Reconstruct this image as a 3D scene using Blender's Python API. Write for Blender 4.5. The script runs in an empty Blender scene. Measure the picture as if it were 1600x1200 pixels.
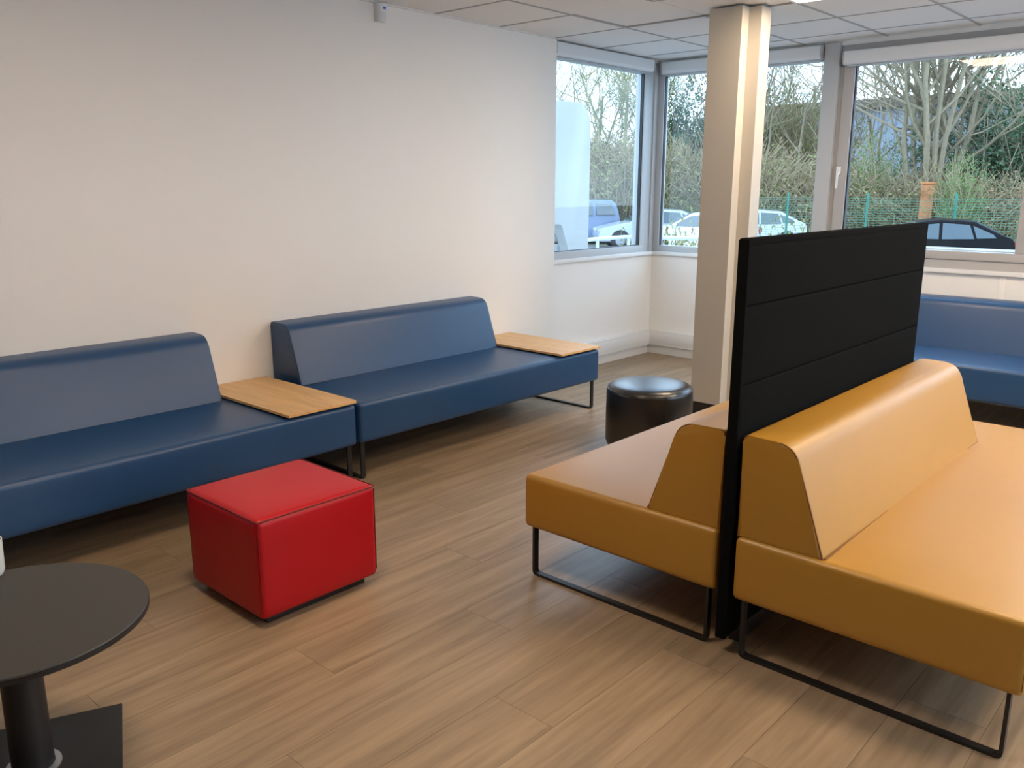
import bpy, bmesh, math, random
from math import sin, cos, pi, radians
from mathutils import Vector, Matrix

scene = bpy.context.scene
col = scene.collection
random.seed(7)

# ------------------------------------------------------------------ camera
CX, CY, CZ = 4.44655, -6.84107, 1.54246
YAW, PITCH, ROLL, FPX = -0.73681, 0.227297, 0.0017384, 1332.27
Fw = Vector((sin(YAW)*cos(PITCH), cos(YAW)*cos(PITCH), -sin(PITCH)))
Rt = Vector((cos(YAW), -sin(YAW), 0)); Up = Rt.cross(Fw)
R2 = Rt*cos(ROLL)+Up*sin(ROLL); U2 = -Rt*sin(ROLL)+Up*cos(ROLL)
cd = bpy.data.cameras.new('camera'); cam = bpy.data.objects.new('camera', cd); col.objects.link(cam)
m = Matrix.Identity(4)
for i in range(3):
    m[i][0], m[i][1], m[i][2] = R2[i], U2[i], -Fw[i]
    m[i][3] = (CX, CY, CZ)[i]
cam.matrix_world = m
cd.sensor_width = 36; cd.lens = FPX/1600*36; cd.clip_start = .02; cd.clip_end = 500
scene.camera = cam

# ------------------------------------------------------------------ exposure and sky
EXPOSURE = 0.66
SKY = 4.2
LAMP = 19.0
scene.view_settings.view_transform = 'Standard'
scene.view_settings.look = 'None'
scene.view_settings.gamma = 1
scene.view_settings.use_curve_mapping = False
scene.view_settings.exposure = EXPOSURE
scene.cycles.max_bounces = 10
scene.cycles.diffuse_bounces = 6
scene.cycles.transparent_max_bounces = 24
scene.cycles.sample_clamp_indirect = 6

world = bpy.data.worlds.new('sky'); scene.world = world; world.use_nodes = True
nt = world.node_tree; nt.nodes.clear()
wo = nt.nodes.new('ShaderNodeOutputWorld'); bg = nt.nodes.new('ShaderNodeBackground')
tc = nt.nodes.new('ShaderNodeTexCoord'); mp = nt.nodes.new('ShaderNodeMapping'); mp.inputs['Scale'].default_value = (1, 1, 2.6)
nz = nt.nodes.new('ShaderNodeTexNoise'); nz.inputs['Scale'].default_value = 2.6; nz.inputs['Detail'].default_value = 5
cr = nt.nodes.new('ShaderNodeValToRGB')
cr.color_ramp.elements[0].position = .36; cr.color_ramp.elements[0].color = (.17, .27, .44, 1)
cr.color_ramp.elements[1].position = .62; cr.color_ramp.elements[1].color = (.62, .78, 1.0, 1)
nt.links.new(tc.outputs['Generated'], mp.inputs[0]); nt.links.new(mp.outputs[0], nz.inputs['Vector'])
nt.links.new(nz.outputs['Fac'], cr.inputs[0]); nt.links.new(cr.outputs[0], bg.inputs['Color'])
bg.inputs['Strength'].default_value = SKY
nt.links.new(bg.outputs[0], wo.inputs[0])

# ------------------------------------------------------------------ materials
def new_mat(name):
    mt = bpy.data.materials.new(name); mt.use_nodes = True
    return mt, mt.node_tree, mt.node_tree.nodes['Principled BSDF']

def mat(name, color, rough=.6, metal=0, spec=.5, noise=None, bump=None, coat=0, sheen=0):
    """noise=(scale, amount) mottles the colour; bump=(scale, strength) grains the surface."""
    mt, t, b = new_mat(name)
    b.inputs['Base Color'].default_value = (*color, 1)
    b.inputs['Roughness'].default_value = rough
    b.inputs['Metallic'].default_value = metal
    b.inputs['Specular IOR Level'].default_value = spec
    b.inputs['Coat Weight'].default_value = coat
    b.inputs['Sheen Weight'].default_value = sheen
    tcn = t.nodes.new('ShaderNodeTexCoord')
    if noise:
        n = t.nodes.new('ShaderNodeTexNoise'); n.inputs['Scale'].default_value = noise[0]; n.inputs['Detail'].default_value = 4
        mx = t.nodes.new('ShaderNodeMix'); mx.data_type = 'RGBA'
        k = noise[1]
        mx.inputs[6].default_value = (*[c*(1-k) for c in color], 1)
        mx.inputs[7].default_value = (*[min(1, c*(1+k)) for c in color], 1)
        t.links.new(tcn.outputs['Object'], n.inputs['Vector']); t.links.new(n.outputs['Fac'], mx.inputs[0])
        t.links.new(mx.outputs[2], b.inputs['Base Color'])
    if bump:
        n = t.nodes.new('ShaderNodeTexNoise'); n.inputs['Scale'].default_value = bump[0]; n.inputs['Detail'].default_value = 3
        bp = t.nodes.new('ShaderNodeBump'); bp.inputs['Strength'].default_value = bump[1]; bp.inputs['Distance'].default_value = .002
        t.links.new(tcn.outputs['Object'], n.inputs['Vector']); t.links.new(n.outputs['Fac'], bp.inputs['Height'])
        t.links.new(bp.outputs[0], b.inputs['Normal'])
    return mt

def wood(name, base, dark, rough, stretch=(14, 1.0, 14), spec=.5, ring=7, var=.14, bump=.12):
    mt, t, b = new_mat(name)
    tcn = t.nodes.new('ShaderNodeTexCoord'); oi = t.nodes.new('ShaderNodeObjectInfo')
    mpn = t.nodes.new('ShaderNodeMapping'); mpn.inputs['Scale'].default_value = stretch
    add = t.nodes.new('ShaderNodeVectorMath'); add.operation = 'ADD'
    sc_ = t.nodes.new('ShaderNodeVectorMath'); sc_.operation = 'SCALE'; sc_.inputs['Scale'].default_value = 37
    comb = t.nodes.new('ShaderNodeCombineXYZ')
    for i in range(3): t.links.new(oi.outputs['Random'], comb.inputs[i])
    t.links.new(comb.outputs[0], sc_.inputs[0])
    t.links.new(tcn.outputs['Object'], add.inputs[0]); t.links.new(sc_.outputs[0], add.inputs[1])
    t.links.new(add.outputs[0], mpn.inputs[0])
    n1 = t.nodes.new('ShaderNodeTexNoise'); n1.inputs['Scale'].default_value = 1.3; n1.inputs['Detail'].default_value = 8; n1.inputs['Distortion'].default_value = .7
    n2 = t.nodes.new('ShaderNodeTexNoise'); n2.inputs['Scale'].default_value = ring; n2.inputs['Detail'].default_value = 6
    t.links.new(mpn.outputs[0], n1.inputs['Vector']); t.links.new(mpn.outputs[0], n2.inputs['Vector'])
    ad = t.nodes.new('ShaderNodeMath'); ad.operation = 'MULTIPLY_ADD'; ad.inputs[1].default_value = .35
    t.links.new(n2.outputs['Fac'], ad.inputs[0]); t.links.new(n1.outputs['Fac'], ad.inputs[2])
    r = t.nodes.new('ShaderNodeValToRGB')
    r.color_ramp.elements[0].position = .45; r.color_ramp.elements[0].color = (*dark, 1)
    r.color_ramp.elements[1].position = .85; r.color_ramp.elements[1].color = (*base, 1)
    t.links.new(ad.outputs[0], r.inputs[0])
    mr = t.nodes.new('ShaderNodeMapRange'); mr.inputs[3].default_value = 1-var; mr.inputs[4].default_value = 1+var
    t.links.new(oi.outputs['Random'], mr.inputs[0])
    hv = t.nodes.new('ShaderNodeHueSaturation'); t.links.new(mr.outputs[0], hv.inputs['Value']); t.links.new(r.outputs[0], hv.inputs['Color'])
    t.links.new(hv.outputs[0], b.inputs['Base Color'])
    b.inputs['Roughness'].default_value = rough; b.inputs['Specular IOR Level'].default_value = spec
    bp = t.nodes.new('ShaderNodeBump'); bp.inputs['Strength'].default_value = bump; bp.inputs['Distance'].default_value = .001
    t.links.new(n2.outputs['Fac'], bp.inputs['Height']); t.links.new(bp.outputs[0], b.inputs['Normal'])
    return mt

def glass(name, tint=(.93, .97, .96), ior=1.5):
    mt = bpy.data.materials.new(name); mt.use_nodes = True; t = mt.node_tree; t.nodes.clear()
    o = t.nodes.new('ShaderNodeOutputMaterial'); tr = t.nodes.new('ShaderNodeBsdfTransparent'); gl = t.nodes.new('ShaderNodeBsdfGlossy')
    fr = t.nodes.new('ShaderNodeFresnel'); fr.inputs['IOR'].default_value = ior; mx = t.nodes.new('ShaderNodeMixShader')
    tr.inputs[0].default_value = (*tint, 1); gl.inputs['Roughness'].default_value = 0
    ge = t.nodes.new('ShaderNodeNewGeometry'); iv = t.nodes.new('ShaderNodeMath'); iv.operation = 'SUBTRACT'; iv.inputs[0].default_value = 1
    ml = t.nodes.new('ShaderNodeMath'); ml.operation = 'MULTIPLY'     # the far face of the thin pane adds no second mirror
    t.links.new(ge.outputs['Backfacing'], iv.inputs[1]); t.links.new(iv.outputs[0], ml.inputs[0]); t.links.new(fr.outputs[0], ml.inputs[1])
    t.links.new(ml.outputs[0], mx.inputs[0]); t.links.new(tr.outputs[0], mx.inputs[1]); t.links.new(gl.outputs[0], mx.inputs[2])
    t.links.new(mx.outputs[0], o.inputs[0]); return mt

def emit(name, color, s):
    mt = bpy.data.materials.new(name); mt.use_nodes = True; t = mt.node_tree; t.nodes.clear()
    o = t.nodes.new('ShaderNodeOutputMaterial'); e = t.nodes.new('ShaderNodeEmission')
    e.inputs[0].default_value = (*color, 1); e.inputs[1].default_value = s; t.links.new(e.outputs[0], o.inputs[0]); return mt

M = dict(
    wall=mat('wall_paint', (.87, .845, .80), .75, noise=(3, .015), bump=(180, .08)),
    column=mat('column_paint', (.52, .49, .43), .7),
    wall_dark=mat('back_wall_paint', (.16, .15, .15), .8),
    white=mat('white_plastic', (.80, .80, .78), .42),
    alu=mat('grey_aluminium_frame', (.50, .52, .53), .42, spec=.5),
    alu2=mat('grey_window_frame', (.44, .43, .42), .45),
    cassette=mat('blind_cassette_white', (.74, .76, .77), .38),
    gasket=mat('black_gasket', (.015, .015, .017), .5),
    blue=mat('blue_leatherette', (.011, .060, .160), .38, spec=.62, noise=(9, .06), bump=(420, .10)),
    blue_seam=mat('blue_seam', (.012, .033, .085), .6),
    yellow=mat('ochre_leatherette', (.41, .205, .012), .43, spec=1.0, noise=(8, .04), bump=(420, .10)),
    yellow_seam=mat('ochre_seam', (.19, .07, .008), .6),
    red=mat('red_leatherette', (.46, .0005, .006), .42, spec=.42, noise=(8, .04), bump=(420, .10)),
    red_seam=mat('red_seam', (.16, .002, .004), .6),
    black_l=mat('black_leatherette', (.010, .011, .014), .29, spec=1, bump=(300, .14)),
    black_m=mat('black_powder_coat', (.014, .013, .013), .45),
    tabletop=mat('dark_laminate', (.036, .035, .031), .48, noise=(60, .12)),
    plate=mat('black_steel_plate', (.017, .018, .018), .5, bump=(260, .15)),
    felt=mat('black_felt', (.007, .0075, .0075), 1, spec=.03, noise=(40, .2), bump=(500, .4)),
    oak=wood('oak_veneer', (.80, .50, .22), (.62, .37, .15), .42, stretch=(1.2, 16, 16), var=.03),
    oak_edge=mat('oak_edge', (.42, .24, .10), .5),
    floor=wood('vinyl_plank', (.375, .272, .170), (.225, .158, .095), .37, stretch=(14, .9, 14), var=.035, bump=.08),
    sub=mat('subfloor', (.05, .036, .025), .9),
    tile=mat('ceiling_tile', (.80, .79, .77), .9, noise=(50, .03), bump=(240, .3)),
    tbar=mat('ceiling_bar', (.40, .39, .37), .6),
    plenum=mat('plenum_dark', (.02, .02, .02), .9),
    lamp=emit('lamp_diffuser', (1, .77, .55), LAMP),
    lamp_off=mat('lamp_diffuser_off', (.7, .7, .68), .5),
    label=mat('blue_label', (.05, .14, .70), .4),
    glass=glass('window_glass'),
    cup=mat('white_glazed', (.75, .78, .74), .25),
    # outside
    asphalt=mat('asphalt', (.20, .20, .20), .9, noise=(1.2, .2)),
    grass=mat('grass_verge', (.15, .20, .06), .95, noise=(2, .35)),
    bark=mat('tree_bark', (.31, .25, .165), .9, noise=(6, .3)),
    bark2=mat('mossy_bark', (.31, .29, .155), .9, noise=(6, .3)),
    twig=mat('brown_twigs', (.37, .29, .175), .9, noise=(3, .25)),
    leaf=mat('olive_leaves', (.20, .215, .065), .7, noise=(1.5, .4)),
    leafg=mat('green_leaves', (.13, .215, .055), .7, noise=(1.5, .3)),
    leafd=mat('dark_evergreen_leaves', (.07, .13, .06), .7, noise=(1.5, .4)),
    leafb=mat('dead_brown_leaves', (.30, .21, .11), .8, noise=(1.5, .3)),
    cladding=mat('grey_blue_cladding', (.29, .33, .40), .6, noise=(.4, .08)),
    fascia=mat('brown_fascia', (.14, .105, .09), .8),
    fence=mat('green_fence_wire', (.09, .24, .17), .6),
    fencepost=mat('green_fence_post', (.035, .21, .15), .6),
    galv=mat('white_rail_paint', (.62, .66, .70), .35),
    panel=mat('white_gloss_panel', (.38, .375, .36), .4),
    tyre=mat('tyre_rubber', (.02, .02, .02), .8),
    hub=mat('wheel_hub', (.45, .46, .48), .35, metal=.7),
    carglass=mat('car_window', (.05, .075, .085), .06, spec=1),
    car_white=mat('car_paint_white', (.62, .65, .68), .25, coat=.4),
    car_silver=mat('car_paint_silver', (.42, .46, .52), .25, coat=.6),
    car_blue=mat('car_paint_grey_blue', (.15, .20, .32), .25, coat=.6),
    car_black=mat('car_paint_black', (.004, .004, .005), .45, spec=.15),
    redlamp=mat('red_tail_lamp', (.45, .01, .01), .2),
    orange=mat('orange_plastic', (.50, .18, .06), .6),
)

# ------------------------------------------------------------------ builders
def link(name, me, mt=None, parent=None, loc=None):
    o = bpy.data.objects.new(name, me); col.objects.link(o)
    if mt is not None and not me.materials: me.materials.append(mt)
    if parent is not None: o.parent = parent
    if loc is not None: o.location = loc
    return o

def from_bm(name, bm, mt, parent=None, smooth=False, angle=None):
    me = bpy.data.meshes.new(name); bm.normal_update(); bm.to_mesh(me); bm.free()
    if smooth: me.polygons.foreach_set('use_smooth', [True]*len(me.polygons))
    if angle:
        me.polygons.foreach_set('use_smooth', [True]*len(me.polygons)); me.set_sharp_from_angle(angle=radians(angle))
    return link(name, me, mt, parent)

def box_bm(bm, a, b, bev=0, seg=2, rot=None, at=None):
    g = bmesh.ops.create_cube(bm, size=1)
    c = [(a[i]+b[i])/2 for i in range(3)]; s = [b[i]-a[i] for i in range(3)]
    for v in g['verts']: v.co = Vector([v.co[i]*s[i]+c[i] for i in range(3)])
    if bev:
        es = list({e for v in g['verts'] for e in v.link_edges})
        r = bmesh.ops.bevel(bm, geom=es, offset=bev, segments=seg, profile=.6, affect='EDGES')
    return g

def box(name, a, b, mt, parent=None, bev=0, seg=2):
    bm = bmesh.new(); box_bm(bm, a, b, bev, seg)
    return from_bm(name, bm, mt, parent, angle=40 if bev else None)

def empty(name, loc, rz=0):
    o = bpy.data.objects.new(name, None); col.objects.link(o); o.location = loc; o.rotation_euler = (0, 0, rz)
    o.empty_display_size = .1; return o

def tag(o, label, cat, group=None):
    o['label'] = label; o['category'] = cat
    if group: o['group'] = group
    return o

def struct(o): o['kind'] = 'structure'; return o
def stuff(o): o['kind'] = 'stuff'; return o

def tube_bm(bm, pts, r, n=8, caps=True, r2=None):
    """swept tube through pts"""
    pts = [Vector(p) for p in pts]; rings = []
    k = len(pts)
    for i, p in enumerate(pts):
        d = (pts[min(i+1, k-1)]-pts[max(i-1, 0)]).normalized()
        ref = Vector((0, 0, 1)) if abs(d.z) < .9 else Vector((1, 0, 0))
        a = d.cross(ref).normalized(); b = d.cross(a)
        rr = r if r2 is None else r+(r2-r)*i/(k-1)
        rings.append([bm.verts.new(p+a*rr*cos(2*pi*j/n)+b*rr*sin(2*pi*j/n)) for j in range(n)])
    for i in range(k-1):
        for j in range(n):
            bm.faces.new((rings[i][j], rings[i][(j+1) % n], rings[i+1][(j+1) % n], rings[i+1][j]))
    if caps:
        bm.faces.new(rings[0]); bm.faces.new(rings[-1][::-1])

def tube(name, pts, r, mt, parent=None, n=8):
    bm = bmesh.new(); tube_bm(bm, pts, r, n); bmesh.ops.recalc_face_normals(bm, faces=bm.faces)
    return from_bm(name, bm, mt, parent, angle=50)

def lathe(name, prof, mt, parent=None, n=48, angle=40):
    bm = bmesh.new(); rings = []
    for r, z in prof:
        if r < 1e-5: rings.append([bm.verts.new((0, 0, z))])
        else: rings.append([bm.verts.new((r*cos(2*pi*j/n), r*sin(2*pi*j/n), z)) for j in range(n)])
    for a, b in zip(rings, rings[1:]):
        for j in range(n):
            k = (j+1) % n
            if len(a) == 1 and len(b) == 1: continue
            if len(a) == 1: bm.faces.new((a[0], b[k], b[j]))
            elif len(b) == 1: bm.faces.new((a[j], a[k], b[0]))
            else: bm.faces.new((a[j], a[k], b[k], b[j]))
    bmesh.ops.recalc_face_normals(bm, faces=bm.faces)
    return from_bm(name, bm, mt, parent, angle=angle)

def prism(name, poly, y0, y1, mt, parent=None, bev=0, seg=3, axis='y'):
    """polygon in (x,z) extruded along y (or (x,y) along z, or (y,z) along x)"""
    bm = bmesh.new()
    f = {'y': lambda p, t: (p[0], t, p[1]), 'z': lambda p, t: (p[0], p[1], t), 'x': lambda p, t: (t, p[0], p[1])}[axis]
    a = [bm.verts.new(f(p, y0)) for p in poly]; b = [bm.verts.new(f(p, y1)) for p in poly]
    n = len(poly)
    fa = bm.faces.new(a); fb = bm.faces.new(b[::-1])
    for i in range(n): bm.faces.new((a[i], b[i], b[(i+1) % n], a[(i+1) % n]))
    if bev:
        es = list(set(fa.edges) | set(fb.edges))
        bmesh.ops.bevel(bm, geom=es, offset=bev, segments=seg, profile=.6, affect='EDGES')
    bmesh.ops.recalc_face_normals(bm, faces=bm.faces)
    return from_bm(name, bm, mt, parent, angle=35)

def rounded(poly, radii, seg=5):
    """round the corners of a polygon"""
    out = []; n = len(poly)
    for i in range(n):
        p = Vector(poly[i]); a = Vector(poly[i-1]); b = Vector(poly[(i+1) % n]); r = radii[i]
        if r <= 0: out.append(tuple(p)); continue
        da = (a-p).normalized(); db = (b-p).normalized()
        p0 = p+da*r; p1 = p+db*r
        for k in range(seg+1):
            t = k/seg; out.append(tuple(p0*(1-t)**2+p*2*t*(1-t)+p1*t*t))
    return out

# ------------------------------------------------------------------ room shell
XR, YB, ZC = 6.45, -9.2, 2.63
WX, WY = .08, -1.525          # face of the main left wall and its end
fl = struct(box('floor', (-.02, YB, -.12), (XR, 0, -.004), M['sub']))
pw, pl = .235, 1.52
idx = 0; x = 0.0; shared = {}
while x < XR-.01:
    x1 = min(x+pw, XR); y = YB-((idx*0.61) % 1.0)*pl
    while y < 0:
        a = max(y, YB); b = min(y+pl, 0)
        if b-a > .02:
            key = (round(x1-x, 3), round(b-a, 3))
            if key not in shared:
                bm = bmesh.new(); box_bm(bm, (.0006, .0006, -.004), (key[0]-.0006, key[1]-.0006, 0), 0)
                me = bpy.data.meshes.new('plank'); bm.to_mesh(me); bm.free(); me.materials.append(M['floor']); shared[key] = me
            link('plank', shared[key], None, fl, (x, a, 0))
        y += pl
    x = x1; idx += 1

wl = struct(box('wall_left', (-.22, YB, 0), (WX, WY, ZC+.12), M['wall'], bev=.003, seg=1))
bm = bmesh.new()
box_bm(bm, (-.14, WY, 0), (0, 0, .93)); box_bm(bm, (-.14, WY, 2.615), (0, 0, ZC+.12))
struct(from_bm('wall_corner', bm, M['wall']))
bm = bmesh.new()
box_bm(bm, (-.14, 0, 0), (XR, .14, .93)); box_bm(bm, (-.14, 0, 2.6), (XR, .14, ZC+.12))
wf = struct(from_bm('wall_far', bm, M['wall']))
box('joint_strip', (2.93, -.006, .30), (2.965, 0, .93), M['wall'], wf, bev=.002)
bm = bmesh.new()
box_bm(bm, (XR, YB, 0), (XR+.14, .14, .9)); box_bm(bm, (XR, YB, 2.5), (XR+.14, .14, ZC+.12))
for a_, b_ in ((YB, -5.8), (-3.3, -3.0), (-.5, .14)): box_bm(bm, (XR, a_, .9), (XR+.14, b_, 2.5))
struct(from_bm('wall_right', bm, M['wall']))  # unseen wall, its openings added to let light onto the left wall
struct(box('wall_back', (-.22, YB-.14, 0), (XR+.14, YB, ZC+.12), M['wall_dark']))  # unseen wall, added; its dark colour holds back light from behind

# ceiling: slab, hanging bars, tiles
ce = struct(box('ceiling', (-.22, YB, ZC+.10), (XR+.14, .14, ZC+.22), M['plenum']))
gx = [WX]+[.735+.627*i for i in range(9)]+[XR]
gy = [-.335-.6145*i for i in range(15)]; gy = [0]+[g for g in gy if g > YB+.1]+[YB]
gaps_y = {(1, 4)}          # (column, row line) where the bar has dropped out and the dark void shows
gaps_x = {(2, 4)}
BW = .009
for i, xx in enumerate(gx[1:-1], 1):
    for a, b in (((0, 3), (4, len(gy)-1)) if i == 2 else ((0, len(gy)-1),)):
        box('ceiling_bar', (xx-BW, gy[b], ZC), (xx+BW, gy[a], ZC+.014), M['tbar'], ce)
for j, yy in enumerate(gy[1:-1], 1):
    segs = ((0, 1), (2, len(gx)-1)) if j == 4 else ((0, len(gx)-1),)
    for a, b in segs:
        x0 = (WX if yy < WY else 0) if a == 0 else gx[a]
        box('ceiling_bar', (x0, yy-BW, ZC+.001), (gx[b], yy+BW, ZC+.013), M['tbar'], ce)
LAMP_CELLS = {(3, 3), (3, 9), (6, 3), (6, 6), (8, 6), (6, 11), (8, 3), (8, 11)}  # the panel by the column is seen, the other lit ones added for light
tshared = {}
for i in range(len(gx)-1):
    for j in range(len(gy)-1):
        if (i, j) in LAMP_CELLS: continue
        x0, x1 = gx[i], gx[i+1]; y1, y0 = gy[j], gy[j+1]
        if i == 0 and j <= 2:
            x0 = 0.0 if j < 2 else (WX if y0 < WY-.3 else 0.0)
        key = (round(x1-x0, 3), round(y1-y0, 3))
        if key not in tshared:
            bm = bmesh.new(); box_bm(bm, (.004, .004, .0), (key[0]-.004, key[1]-.004, .018), .0)
            me = bpy.data.meshes.new('ceiling_tile'); bm.to_mesh(me); bm.free(); me.materials.append(M['tile']); tshared[key] = me
        t_ = link('ceiling_tile', tshared[key], None, ce, (x0, y0, ZC+.004 if (i, j) not in ((1, 3), (2, 3)) else ZC+.010))
for (i, j) in sorted(LAMP_CELLS):
    x0, x1, y1, y0 = gx[i], gx[i+1], gy[j], gy[j+1]
    L = empty('ceiling_light', ((x0+x1)/2, (y0+y1)/2, ZC))
    hx, hy = (x1-x0)/2-.013, (y1-y0)/2-.013
    bm = bmesh.new()
    for s in (-1, 1):
        box_bm(bm, (s*hx-.014, -hy, -.006), (s*hx+.014, hy, .02)); box_bm(bm, (-hx, s*hy-.014, -.006), (hx, s*hy+.014, .02))
    from_bm('light_frame', bm, M['white'], L)
    box('diffuser', (-hx+.012, -hy+.012, .0), (hx-.012, hy-.012, .006), M['lamp'] if j < 10 else M['lamp_off'], L)
    tag(L, {(3, 3): 'square lit ceiling panel just behind the top of the column', (3, 9): 'square lit ceiling panel above the red cube pouf',
            (6, 3): 'square lit ceiling panel above the blue sofa under the far window', (6, 6): 'square lit ceiling panel right above the yellow sofas',
            (8, 6): 'square lit ceiling panel beside the windowed side wall', (8, 3): 'square lit ceiling panel in the corner of the two window walls',
            (6, 11): 'square unlit ceiling panel above the camera', (8, 11): 'square unlit ceiling panel behind the camera by the side wall'}[(i, j)], 'light', 'square ceiling light panels')

bm = bmesh.new()
box_bm(bm, (WX, YB, ZC-.002), (WX+.02, WY, ZC+.02)); box_bm(bm, (0, WY-.0, ZC-.002), (.02, 0, ZC+.02)); box_bm(bm, (.0, -.02, ZC-.002), (XR, 0, ZC+.02)); box_bm(bm, (XR-.02, YB, ZC-.002), (XR, 0, ZC+.02))
from_bm('edge_angle', bm, M['tile'], ce)

# column with boxed duct and black skirting
CH = ZC-.002
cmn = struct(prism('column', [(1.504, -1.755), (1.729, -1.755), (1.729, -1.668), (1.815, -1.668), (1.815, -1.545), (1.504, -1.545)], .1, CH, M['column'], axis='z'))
prism('skirting', [(1.501, -1.758), (1.732, -1.758), (1.732, -1.671), (1.818, -1.671), (1.818, -1.542), (1.501, -1.542)], 0, .1, M['black_m'], cmn, axis='z')

# cable trunking and baseboard round the corner
def trunk_run(name, a, b, side, lab):
    """side 'x': along y on x=0; side 'y': along x on y=0"""
    T = struct(empty(name, (a, -.001, 0) if side == 'y' else (.001, a, 0)))
    L_ = b-a
    def bb(nm, d, z0, z1, bev=.003):
        if side == 'x': return box(nm, (0, 0, z0), (d, L_, z1), M['white'], T, bev)
        return box(nm, (0, -d, z0), (L_, 0, z1), M['white'], T, bev)
    bb('base_board', .016, 0, .083); bb('trunking_body', .045, .085, .222); bb('trunking_lid', .049, .118, .192, .002)
    return T
trunk_run('baseboard_corner', WY, -.051, 'x', '')
trunk_run('baseboard_far', 0, XR, 'y', '')

# window sills (trim)
struct(box('trim_1', (-.002, WY, .93), (.028, 0, .962), M['white'], bev=.004))
struct(box('trim_2', (.0, -.028, .93), (XR, .002, .962), M['white'], bev=.004))

# windows ------------------------------------------------------------
def window_x(name, y0, y1, z0, z1, g, jambs, extra=None):
    """window in the plane x=0; g=(y0,y1,z0,z1) glass"""
    W = struct(empty(name, (0, y0, z0)))
    def B(nm, ya, yb, za, zb, xa=-.07, xb=0, mt=M['alu'], bev=.004):
        return box(nm, (xa, ya-y0, za-z0), (xb, yb-y0, zb-z0), mt, W, bev)
    return W, B
W1, B = window_x('window_1', WY, 0, .962, 2.615, None, None)
B('window_sill_bar', WY, -.135, .962, 1.022); B('head_bar', WY, -.135, 2.51, 2.615)
B('side_bar', -.20, -.135, 1.022, 2.51); B('side_bar', WY, WY+.05, 1.022, 2.51)
B('corner_post', -.135, -.0, .962, 2.615, -.14, -.012, M['alu']); B('corner_fillet', -.05, .07, .962, 2.6, -.07, .006)
B('gasket', -.208, -.20, 1.022, 2.51, -.04, -.012, M['gasket'], 0); B('gasket', WY+.05, -.20, 1.022, 1.027, -.04, -.012, M['gasket'], 0)
B('glass_pane', WY+.05, -.20, 1.022, 2.51, -.045, -.039, M['glass'], 0)

def window_y(name, x0, x1, z0, z1):
    W = struct(empty(name, (x0, 0, z0)))
    def B(nm, xa, xb, za, zb, ya=0.0, yb=.07, mt=M['alu'], bev=.004):
        return box(nm, (xa-x0, ya, za-z0), (xb-x0, yb, zb-z0), mt, W, bev)
    return W, B
W2, B = window_y('window_2', 0, 1.53, .962, 2.6)
B('window_sill_bar', .0, 1.53, .962, 1.018); B('head_bar', 0, 1.53, 2.50, 2.6)
B('side_bar', .005, .072, 1.018, 2.5); B('gasket', .072, .08, 1.018, 2.5, .012, .04, M['gasket'], 0)
B('glass_pane', .072, 1.53, 1.018, 2.5, .039, .045, M['glass'], 0)
W3, B = window_y('window_3', 1.65, 3.13, .962, 2.6)
A2 = M['alu2']
B('window_sill_bar', 1.65, 3.13, .95, 1.03, -.005, .07, A2); B('sash_bar', 1.70, 3.09, 1.03, 1.09, -.018, .06, A2)
B('head_bar', 1.65, 3.13, 2.445, 2.6, 0, .07, A2); B('side_bar', 1.65, 1.69, 1.03, 2.5, 0, .07, A2); B('sash_bar', 1.69, 1.772, 1.09, 2.445, -.018, .06, A2)
B('sash_bar', 3.003, 3.09, 1.09, 2.445, -.018, .06, A2); B('side_bar', 3.09, 3.13, 1.03, 2.5, 0, .07, A2)
B('gasket', 1.772, 1.782, 1.09, 2.445, .0, .03, M['gasket'], 0)
B('glass_pane', 1.772, 3.003, 1.09, 2.445, .020, .026, M['glass'], 0)
h = B('window_handle', 1.706, 1.722, 1.535, 1.665, -.058, -.042, M['white'], .005)
h2 = B('handle_rose', 1.700, 1.728, 1.64, 1.70, -.044, -.017, M['white'], .004)
for k, (xa, xb) in enumerate(((3.25, 4.7), (4.82, 6.45))):  # unseen windows further along the far wall, added for more light
    W, B = window_y('window_%d' % (k+4), xa, xb, .962, 2.6)
    B('window_sill_bar', xa, xb, .95, 1.09, 0, .07, A2); B('head_bar', xa, xb, 2.445, 2.6, 0, .07, A2)
    B('side_bar', xa, xa+.11, 1.09, 2.445, 0, .07, A2); B('side_bar', xb-.11, xb, 1.09, 2.445, 0, .07, A2)
    B('glass_pane', xa+.11, xb-.11, 1.09, 2.445, .02, .026, M['glass'], 0)
for k, (xa, xb) in enumerate(((1.53, 1.65), (3.13, 3.25), (4.70, 4.82))):
    struct(box('trim_%d' % (k+3), (xa, -.035, .962), (xb, .10, 2.622), M['alu'] if k == 0 else M['alu2'], bev=.004))

for k, (ya, yb) in enumerate(((-5.8, -3.3), (-3.0, -.5))):  # unseen side windows, added to brighten the left wall
    W = struct(empty('window_%d' % (k+6), (XR+.05, ya, .9)))
    for (a_, b_, c_, d_) in ((0, yb-ya, 0, .07), (0, yb-ya, 1.53, 1.6), (0, .07, .07, 1.53), (yb-ya-.07, yb-ya, .07, 1.53), ((yb-ya)/2-.035, (yb-ya)/2+.035, .07, 1.53)):
        box('window_bar', (0, a_, c_), (.06, b_, d_), M['alu2'], W)
    box('glass_pane', (.02, .07, .07), (.026, yb-ya-.07, 1.53), M['glass'], W)

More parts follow.
